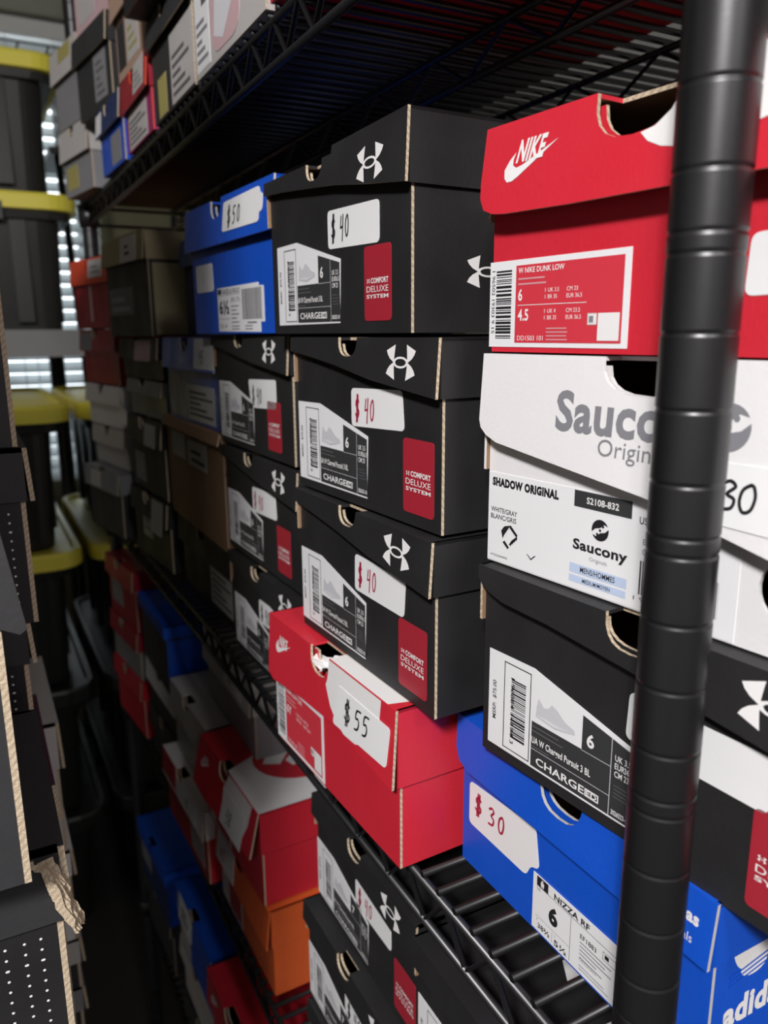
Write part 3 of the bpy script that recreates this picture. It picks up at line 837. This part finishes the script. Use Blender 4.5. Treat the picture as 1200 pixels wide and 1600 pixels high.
# fifth stack
plain('black shoe box with white paper tag at the bottom of the fifth stack', (.215, 1.255, 1.1712), 4, .190, .100, black_card, stick=(('b', R(.25, .30, .5, .75), offwhite_card, LN(.3, .4, .45, .65, 2)), ('l', R(.62, .50, .9, .98), offwhite_card)))
plain('dark box with hanging white paper in the fifth stack, second from its bottom', (.218, 1.255, 1.2745), 3, .190, .108, char_card, stick=(('l', R(.55, .66, .85, .95), offwhite_card), ('b', R(.1, .1, .4, .5), grey_card)))
plain('grey shoe box near the top of the fifth stack, under a black lidded one', (.222, 1.250, 1.3855), 3, .190, .052, grey_card, hl=.02)
plain('flat black box with a pinkish sticker right under the tall tan box', (.215, 1.250, 1.4400), 4, .195, .055, black_card, hl=.028, stick=(('l', R(.45, .45, .85, .95), pink_card),))
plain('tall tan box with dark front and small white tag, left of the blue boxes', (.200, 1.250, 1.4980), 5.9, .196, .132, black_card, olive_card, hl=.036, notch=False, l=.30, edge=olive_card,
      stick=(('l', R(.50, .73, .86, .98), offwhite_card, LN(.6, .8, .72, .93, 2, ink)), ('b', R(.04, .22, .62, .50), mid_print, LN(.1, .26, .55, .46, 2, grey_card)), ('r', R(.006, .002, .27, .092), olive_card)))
# sixth stack
plain('grey box at the foot of the sixth stack, by the far rack post', (.175, 1.462, 1.1712), 10, .165, .108, char_card, grey_card, stick=(('l', R(.2, .7, .5, .95), offwhite_card),))
plain('off white shoe box with bent flap, lower half of the sixth stack', (.195, 1.475, 1.2815), 9, .165, .066, offwhite_card, hl=.03)
plain('white shoe box catching window light in the sixth stack', (.190, 1.478, 1.3500), 10, .168, .068, white_card, hl=.03)
plain('dark red shoe box under the orange red one in the sixth stack', (.188, 1.480, 1.4205), 10, .170, .088, dkred_card, hl=.035, stick=(('l', R(.05, .62, .38, .95), grey_card),))
plain('orange red shoe box with a grey tag, topmost of the sixth stack', (.183, 1.485, 1.5110), 11, .178, .110, dkred_card, rust_card, hl=.040, edge=rust_card,
      stick=(('l', R(.50, .72, .86, .97), offwhite_card, LN(.56, .78, .8, .92, 2)), ('b', R(.40, .10, .46, .62), pink_card)))

# ------------------------------------------------------------------ lower shelf
def low_ua(label, corner, tagm, w=.182, size='7'):
    return ua_box(label, corner, 0, w, .1055, tagtxt='$40', tagm=tagm, size=size, group=None, dx=-.001,
                  tagpoly=[(.0790, .0480), (.1390, .0500), (.1390, .0740), (.0790, .0725)], low=[(0, .0860), (.08, .0830), (.182, .0760)])
low_ua('black size 7 shoe box at the base of the lower stack in front', (.222, .573, .7905), ink)
low_ua('black size 7 shoe box with a black $40 tag, second in the lower stack', (.222, .575, .8965), ink)
low_ua('black size 7 shoe box with red $40 tag, topmost under the overhanging red box', (.232, .572, 1.0025), pen_red)
for k, nm in enumerate(('lowest black shoe box in the stack nearest the near rack post, lower shelf', 'black shoe box in the middle of the nearest lower stack', 'black shoe box at the bottom right, topmost of the nearest lower stack')):
    LASTBOX = ua_box(nm, (.226, .385, .7905+.106*k), 0, .172, .1055, tagtxt=None, size='7', group=None, low=[(0, .0860), (.08, .0830), (.172, .0760)], redtag=False, logo=False, notch=False)
    if k == 2:
        e = Sheet(LASTBOX.top); e.h = .0001; emblem_cross(e, .098, .100, .075, white_print, 1, 1.1); e.build('emblem', LASTBOX.lid)

B = plain('orange shoe box under the red and white one on the lower shelf', (.223, .878, .7905), 1, .188, .1095, orange_card, hl=.046, edge=orange_card, flare=.005,
      stick=(('l', R(.05, .60, .40, .98), tag_paper, ('$', '65', .12, .68, .016, pen_red)), ('b', R(.0, .02, .42, .50), paper, ('rect', .16, .05, .40, .46, label_red))))
B = plain('red shoe box with big white patch across its top, beside the lower black stack', (.214, .892, .9025), 2, .196, .1130, red_card, hl=.052, flare=.012, low=[(0, .055), (.05, .052), (.12, .058), (.196, .064)],
      stick=(('l', R(.52, .50, .86, .84), tag_paper, ('$', '48', .60, .57, .015, ink)), ('b', R(.05, .02, .45, .45), paper, ('rect', .16, .05, .43, .40, label_red))))
e = Sheet(B.lidf); e.h = .0001
nike_emblem(e, .0180, .0820, .0300, white_print)
e.build('emblem', B.lid)
e = Sheet(B.lidf); e.h = .0001
e.poly([(.098, .094), (.102, .080), (.112, .068), (.128, .060), (.150, .060), (.168, .070), (.178, .090), (.180, .1125), (.108, .1125)], white_print, .5)
e.build('white_patch', B.lid)
e = Sheet(B.top); e.h = .0001
e.poly([(.100, .001), (.196, .001), (.196, .285), (.135, .285), (.075, .20), (.050, .12), (.072, .06)], white_print, 1)
e.poly([(.108+.050*math.cos(t), .086+.056*math.sin(t)) for t in [2*math.pi*i/28 for i in range(28)]], red_card, 2)
e.poly([(.107, .040), (.117, .058), (.082, .088), (.074, .062)], white_print, 3)
e.poly([(.112, .066), (.127, .070), (.118, .090), (.088, .094)], white_print, 3)
e.build('white_patch', B.lid)

plain('red and white shoe box on the lower shelf just left of the orange one', (.205, 1.100, .7905), 2, .200, .1090, red_card, white_card, hl=.042,
      stick=(('l', R(.0, .66, .36, .99), red_card), ('l', R(.50, .64, .84, .96), tag_paper, ('$', '45', .6, .70, .013, ink)), ('b', R(.60, .1, .9, .5), offwhite_card)))
plain('off white shoe box behind the red one with the white patch', (.220, 1.085, .9005), 1, .180, .1100, offwhite_card, hl=.045)
plain('light grey shoe box with white tag tucked under the middle shelf', (.250, .995, 1.0165), 0, .200, .1000, grey_card, offwhite_card, hl=.045, stick=(('l', R(.50, .60, .86, .96), tag_paper, ('$', '55', .58, .68, .014, ink)),))
plain('black shoe box at the base of the lower stack holding a bright blue box', (.225, 1.300, .7905), 2, .185, .090, char_card)
plain('white shoe box beneath the bright blue box on the lower shelf', (.225, 1.300, .8815), 2, .185, .085, char_card, white_card, hl=.04)
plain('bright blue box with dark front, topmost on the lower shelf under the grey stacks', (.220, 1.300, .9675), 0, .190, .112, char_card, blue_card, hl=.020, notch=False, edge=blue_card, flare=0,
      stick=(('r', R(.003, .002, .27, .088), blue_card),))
plain('red shoe box at the far lower shelf end, base of its stack', (.200, 1.500, .7905), 6, .170, .110, red_card)
plain('grey shoe box at the far lower shelf end, between red boxes', (.200, 1.500, .9015), 6, .170, .090, grey_card, dkred_card)
plain('dark red shoe box topmost at the far lower shelf end', (.200, 1.500, .9925), 6, .170, .110, dkred_card, stick=(('b', R(.1, .2, .5, .6), grey_card),))

# ------------------------------------------------------------------ bottom shelf
plain('black shoe box at the base of the bottom shelf stack near the white patch', (.215, .930, .3305), 1, .195, .110, char_card)
plain('grey shoe box in the bottom shelf stack under the red one', (.215, .930, .4410), 1, .195, .110, grey_card)
B = plain('red shoe box with small white patch topmost on the bottom shelf', (.205, .905, .5520), 1, .200, .112, red_card, hl=.050)
e = Sheet(B.lidf); e.h = .0001; nike_emblem(e, .020, .078, .032, white_print); e.build('emblem', B.lid); e = Sheet(B.lidf); e.h = .0001; e.poly([(.11, .075), (.14, .066), (.17, .075), (.18, .111), (.11, .111)], white_print, .5); e.build('white_patch', B.lid)
plain('black shoe box at the base of the bottom shelf stack with two blue lids', (.215, 1.130, .3305), 1, .190, .105, char_card)
plain('white shoe box in the bottom shelf stack below a blue lidded one', (.215, 1.130, .4360), 1, .190, .105, offwhite_card)
plain('blue lidded shoe box with a white tag on the bottom shelf', (.210, 1.110, .5420), 1, .190, .112, blue_card, hl=.04, stick=(('l', R(.12, .60, .50, .98), tag_paper, LN(.2, .7, .4, .9, 2, ink)), ('b', R(.0, .05, .3, .55), offwhite_card)))
plain('black shoe box under the blue box with bright near side, bottom shelf', (.215, 1.460, .3305), 3, .190, .120, char_card)
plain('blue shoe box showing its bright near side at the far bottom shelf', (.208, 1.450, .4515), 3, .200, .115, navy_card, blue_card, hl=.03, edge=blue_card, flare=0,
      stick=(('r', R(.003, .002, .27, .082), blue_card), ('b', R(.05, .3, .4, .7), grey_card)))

# ------------------------------------------------------------------ upper shelf
ZU = ZC+.0006
B = plain('white shoe box printed with a pale shoe picture on the upper shelf', (.217, .772, ZU), 0, .188, .140, offwhite_card, white_card, hl=.03,
      stick=(('b', R(.02, .03, .25, .98), paper, ('rect', .03, .60, .24, .78, yellow_print), ('rect', .14, .38, .22, .56, mid_print), LN(.04, .08, .22, .34, 5)),))
t = Sheet(B.front).base(rrect(.052, .006, .130, .128, .02), pink_card, .0004)
t.poly([(.060, .020), (.085, .012), (.110, .030), (.122, .080), (.118, .120), (.100, .120), (.090, .070), (.066, .050)], pale_print, 1)
t.build('shoe_picture', B.body)
plain('red shoe box with striped white sticker on the near end of upper shelf', (.217, .578, ZU), 0, .190, .130, red_card, stick=(('b', R(.02, .05, .20, .9), tag_paper, ('rect', .03, .2, .18, .4, label_red), LN(.04, .5, .16, .8, 3)),))
plain('dark red shoe box over the near end of the upper shelf, beside the post', (.217, .382, ZU), 0, .160, .125, red_card)
plain('black shoe box with yellow and white labels standing on the upper shelf', (.217, .948, ZU), 0, .172, .100, char_card, hl=.03, stick=(('b', R(.48, .02, .98, .66), offwhite_card, LN(.52, .08, .9, .5, 5, mid_print)), ('b', R(.14, .02, .36, .40), yellow_print)))
plain('charcoal box topping the black labelled one on the upper shelf', (.190, .942, ZU+.1010), 2, .172, .100, black_card, hl=.022, notch=False)
plain('magenta shoe box with orange red lid and white labels on the upper shelf', (.217, 1.108, ZU), 0, .152, .082, magenta_card, dkred_card, hl=.038, edge=rust_card, stick=(('l', R(.55, .60, .92, .99), offwhite_card, LN(.6, .66, .88, .9, 3)), ('b', R(.10, .02, .80, .52), offwhite_card, LN(.14, .08, .75, .44, 5, mid_print))))
plain('tan shoe box with a white label stacked above the magenta one', (.212, 1.110, ZU+.0830), 2, .158, .100, tan_card, stick=(('b', R(.35, .10, .72, .9), offwhite_card, LN(.4, .2, .66, .5, 3, yellow_print)), ('b', R(.05, .1, .30, .6), char_card)))
plain('pale pink box topmost above the tan box on the upper shelf', (.208, 1.112, ZU+.1840), 3, .160, .100, pink_card)
plain('blue shoe box with white tag on the upper shelf under a black box', (.212, 1.278, ZU), 2, .150, .085, blue_card, navy_card, hl=.035, stick=(('b', R(.45, .05, .85, .50), grey_card), ('l', R(.0, .62, .25, .95), tag_paper)))
plain('dark grey shoe box with a grey label, above the blue one, upper shelf', (.196, 1.345, ZU+.0860), 8, .160, .108, char_card, hl=.036, notch=False, stick=(('b', R(.52, .10, .86, .66), grey_card, LN(.58, .16, .8, .6, 5, mid_print)),))
plain('pink shoe box with a red edge, topmost of its pile on upper shelf', (.200, 1.340, ZU+.1950), 8, .155, .105, pink_card, edge=dkred_card, stick=(('b', R(.1, .15, .6, .8), offwhite_card),))
plain('white shoe box with faint lettering at the far end of upper shelf', (.186, 1.500, ZU), 9, .150, .100, grey_card, offwhite_card, hl=.046, stick=(('b', R(.1, .1, .5, .45), yellow_print),))
plain('white lidded grey box topmost at the far end of upper shelf', (.182, 1.495, ZU+.1012), 9, .140, .115, grey_card, offwhite_card, hl=.046, stick=(('l', R(.35, .8, .8, .98), yellow_print),))

# ------------------------------------------------------------------ left rack: boxes seen past their near sides, plus unseen ones added for shade
def left_box(label, xc, yn, z, w, h, bm, lm=None, dots=False, hl=.036, lid=True, edge=None, l=.28, tiltz=0, thick=True):
    """aisle end towards +X at xc, near side towards the viewer at yn"""
    nt = (w*.4, w*.6, .012) if lid else None
    B = shoe_box(label, (xc, yn, z), 180+tiltz, w, h, bm, lm, l=l, hl=hl, notch=None, flare=.002, edge=edge, lid=lid, T=.0030)
    if dots:
        e = Sheet(B.left); e.h = .0002
        hb = h-(hl if lid else 0)-.004
        nv = int(hb/.0062)
        for i in range(14):
            for k in range(nv):
                # B.left runs from the far end (0) to the aisle end (l)
                a = l-.010-.0088*i-(.0012 if i == 0 else 0); b = hb-.004-.0062*k
                if i == 0 and k % 2: pass
                rx = .0011 if (k == 2) else .00075
                e.poly([(a+rx*math.cos(t), b+.00075*math.sin(t)) for t in [math.pi*j/4 for j in range(8)]], white_print, 1)
        e.build('dot_print', B.body)
    return B
m = MB()
# column standing on the left rack deck
left_box('black shoe box at the foot of the left column by the camera', .006, .385, .7006, .165, .130, char_card)
left_box('plain black shoe box in the middle of the left column by the camera', .008, .383, .8312, .165, .140, char_card)
left_box('black perforated looking dotted box under the torn lid box, left edge', .010, .380, .9718, .165, .140, black_card, dots=True)
B = left_box('black dotted box with torn ragged cardboard corner at the left edge', .0135, .378, 1.1124, .165, .140, black_card, char_card, dots=True, hl=.042)
# torn corner
rd = random.Random(11)
t = MB()
F = B.left
def LP(a, b, h): return F[0]+F[1]*a+F[2]*b+F[3]*h
L0 = B.l
for k in range(7):
    h0 = .0055+.0012*k
    a0 = L0+.0035-.0006*k
    P = []
    n = 9
    for i in range(n+1):
        q = i/n
        P.append((a0-.006*(1-q)**2+rd.uniform(-.0012, .0012)+.006*q, .1360-.040*q+rd.uniform(-.0008, .0008)))
    for i in range(n, -1, -1):
        q = i/n
        wd = (.0035+.005*math.sin(math.pi*q))*(1-.08*k)
        P.append((a0-.006*(1-q)**2-wd+rd.uniform(-.0010, .0010)+.006*q, .1360-.040*q+rd.uniform(-.0008, .0008)))
    t.slab(P, F[0]+F[3]*h0, F[1], F[2], F[3], .0008, raw_card)
for i in range(10):
    a = L0-.004-.0022*i; b = .133+rd.uniform(-.003, .003)
    t.slab([(a, b), (a+.003, b-.002+rd.uniform(-.001, .001)), (a+.0024, b+.0035), (a-.0005, b+.003)], F[0]+F[3]*(.006+rd.uniform(0, .002)), F[1], F[2], F[3], .0006, raw_card)
t.build('torn_edge', B.lid)
left_box('slate grey open shoe box at the left edge, its long corrugated edge showing', .0015, .352, 1.2540, .160, .132, char_card, lid=False)
B = left_box('slate box with a loose triangular flap above the open one, left edge', -.004, .354, 1.3870, .160, .100, black_card, lid=False)
t = MB(); F = B.left; xo = -.004-B.l
t.slab([(-.040-xo, .012), (.0085-xo, -.0115), (.0115-xo, -.0095), (.0050-xo, .036), (-.040-xo, .040)], F[0]+F[3]*.006, F[1], F[2], F[3], .0018, char_card, raw_card, char_card)
t.build('flap', B.body)
left_box('unseen tall black box added as a shade blocker, left column by the camera', -.030, .354, 1.4880, .175, .210, char_card, hl=.05)  # not in view; added to block lamp light from the far aisle
left_box('upper unseen tall black box added as a shade blocker, left column by the camera', -.035, .354, 1.6990, .175, .200, char_card, hl=.05)  # second unseen blocker, added to raise the shading stack
# second column
left_box('black shoe box at the foot of the second left column', .018, .575, .7006, .170, .180, char_card)
left_box('plum coloured box glimpsed between the black boxes at left', .0215, .572, .8812, .170, .295, purple_card, lid=True, hl=.028)
left_box('black dotted shoe box just above the plum coloured one', .0170, .570, 1.1768, .170, .128, black_card, char_card, dots=True, hl=.030)
left_box('black dotted box with a grey lid, level with the lower yellow lids', .0265, .566, 1.3054, .170, .122, black_card, char_card, dots=True, hl=.036)
left_box('charcoal box with a corrugated edge on top of the second left column', .0255, .568, 1.4280, .170, .110, char_card, lid=False)
left_box('dark box topmost of the second left column, beside the blinds', .012, .566, 1.5386, .170, .100, black_card, hl=.03)
left_box('unseen tall box added as a shade blocker high on the second left column', -.004, .566, 1.6392, .170, .230, char_card, hl=.05)  # out of frame, added so the deeper aisle falls into shade
# third column
left_box('unseen tall black box added as a shade blocker on the third left column', .020, .784, 1.1230, .190, .330, char_card, hl=.05)  # added out of sight to keep lamp light off the far shelves
left_box('upper unseen tall black box added as a shade blocker on the third left column', .010, .784, 1.4536, .190, .330, black_card, hl=.05)  # stacked on top as a further added blocker, also out of sight
left_box('unseen dark shade blocking box added at the foot of the fourth left column', .020, 1.000, .7006, .210, .330, char_card, hl=.05)  # this whole column is unseen, added to shade the aisle
left_box('unseen dark shade blocking box added in the middle of the fourth left column', .018, 1.000, 1.0312, .210, .330, char_card, hl=.05)  # unseen, part of the added shading column
left_box('unseen dark shade blocking box added atop the fourth left column', .010, 1.000, 1.3618, .210, .330, black_card, hl=.05)  # caps the added shading column, unseen as well
left_box('dark shoe box at the foot of the third left column', .038, .790, .7006, .190, .105, char_card, grey_card, hl=.03)
left_box('beige lidded shoe box low in the third left column', .040, .788, .8062, .190, .062, char_card, offwhite_card, hl=.03)
left_box('white shoe box low in the third left column, under the beige torn one', .0405, .786, .8688, .190, .108, white_card, hl=.03)
B = left_box('beige grey shoe box with a small tear, above the white one at left', .0400, .784, .9774, .190, .145, offwhite_card, hl=.05)

# ------------------------------------------------------------------ totes and board at the far end
def tote(label, cx, y0, z, w=.50, l=.76, h=.36, group=None, lidm=None):
    yellow = lidm or yellow_plastic
    root = empty('storage_tote', (cx, y0+l/2, z)); tag(root, label, 'storage bin', group)
    def ring(hw, hl_, z, r, n=6):
        out = []
        for sx, sy, a0 in ((1, -1, -90), (1, 1, 0), (-1, 1, 90), (-1, -1, 180)):
            for k in range(n+1):
                a = math.radians(a0+90*k/n); out.append((sx*(hw-r)+r*math.cos(a), sy*(hl_-r)+r*math.sin(a), z))
        return out
    def loft(rings, m):
        b = MB(); n = len(rings[0]); mi = b.mi(m)
        for R_ in rings: b.v += R_
        for i in range(len(rings)-1):
            for k in range(n):
                b.f.append((i*n+k, i*n+(k+1) % n, (i+1)*n+(k+1) % n, (i+1)*n+k)); b.m.append(mi); b.smooth.append(False)
        b.f.append(tuple(reversed(range(n)))); b.m.append(mi); b.smooth.append(False)
        b.f.append(tuple((len(rings)-1)*n+k for k in range(n))); b.m.append(mi); b.smooth.append(False)
        return b
    hw, hl_ = w/2, l/2
    b = loft([ring(hw*.77, hl_*.86, 0, .05), ring(hw*.82, hl_*.91, h*.80, .06), ring(hw*.92, hl_*.95, h*.81, .06), ring(hw*.94, hl_*.96, h-.042, .06)], black_plastic)
    for sx in (-1, 1):
        for k in range(3):
            y = -l*.22+l*.22*k
            b.box((sx*hw*.785-.012, y-.02, .02), (sx*hw*.785+.012, y+.02, h*.78), black_plastic)
    for k in range(3):
        x = -w*.2+w*.2*k
        b.box((x-.02, -hl_*.90-.012, .02), (x+.02, -hl_*.90+.012, h*.8), black_plastic)
    b.build('tub', root)
    ld = loft([ring(hw*.955, hl_*.965, h-.046, .065), ring(hw, hl_, h-.044, .075), ring(hw, hl_, h-.010, .075), ring(hw*.985, hl_*.99, h-.003, .07), ring(hw*.93, hl_*.95, h-.003, .06), ring(hw*.91, hl_*.93, h-.012, .055)], yellow)
    ld.build('lid', root)
    for sy in (-1, 1):
        q = MB(); q.box((-.07, sy*hl_-.012 if sy > 0 else -hl_-.004, h-.075), (.07, sy*hl_+.004 if sy > 0 else -hl_+.012, h-.030), black_plastic)
        q.build('latch', root)
    return root
zt = FL
for k, nm in enumerate(('floor', 'second', 'third', 'topmost')):
    tote({'floor': 'all black tote on the floor, far left pile', 'second': 'all black tote, second from floor in the far left pile', 'third': 'black tote with yellow lid, third up in the far left pile', 'topmost': 'black tote with yellow lid topmost of the far left floor pile, under the blinds'}[nm], -.035, 2.0, zt+.3605*k, lidm=black_plastic if k < 2 else None)
    tote({'floor': 'all black tote on the floor, pile by the rack end', 'second': 'all black tote, second from floor by the rack end', 'third': 'black tote with yellow lid, third up by the rack end', 'topmost': 'black tote with yellow lid topmost of the pile by the rack end'}[nm], .485, 2.02, zt+.3605*k, lidm=black_plastic if k < 2 else None)
# grey board shelf carrying two more totes
root = empty('shelf_board', (.05, 2.78, FL)); tag(root, 'grey shelf board on black legs carrying the upper totes by the blinds', 'shelf')
m = MB(); m.box((-1.0, -.44, 1.543), (.27, .40, 1.615), board_grey); m.build('board', root)
for x, y in ((-.97, -.0), (-.97, .37), (.24, .37)):
    m = MB(); m.tube([(x, y, 0), (x, y, 1.543)], .014, rack_black, 10); m.build('leg', root)
m = MB(); m.tube([(.24, .12, 0), (.24, .12, 1.543)], .014, rack_black, 10); m.build('leg', root)
tote('black tote with yellow lid standing on the grey shelf board', .062, 2.36, 1.5155, h=.355, w=.52)
tote('black tote with bright yellow lid at top left, upper of two on the board', .040, 2.38, 1.8715, h=.345, w=.55)
# stand with splayed legs holding a shallow tote
root = empty('folding_stand', (.55, 2.98, FL)); tag(root, 'black folding stand with slanted legs in front of the blinds', 'stand')
for dx, dy in ((-.225, -.14), (-.145, -.10), (.225, -.14), (.225, .14)):
    m = MB(); m.tube([(dx*.95, dy, 2.155), (dx*.55, dy, 0.0)], .011, rack_black, 8); m.build('leg', root)
m = MB(); m.box((-.24, -.17, 2.155), (.24, .17, 2.175), rack_black); m.build('top', root)
tote('shallow black tote with yellow lid on the folding stand', .55, 2.80, 2.0755, w=.46, l=.36, h=.25)
# wire grid shelf high on the back wall
root = empty('wire_wall_shelf', (.1, 3.02, 2.36)); tag(root, 'black wire grid shelf high in front of the window', 'wire shelf')
m = MB()
for k in range(17): m.tube([(-.7+.085*k, -.2, 0), (-.7+.085*k, .2, 0)], .003, rack_black, 6)
for k in range(6): m.tube([(-.7, -.2+.08*k, .003), (.66, -.2+.08*k, .003)], .003, rack_black, 6)
m.build('wire_grid', root)
for x in (-.65, .6):
    m = MB(); m.tube([(x, 0, 0), (x, 0, .22)], .004, rack_black, 6); m.build('hanger', root)
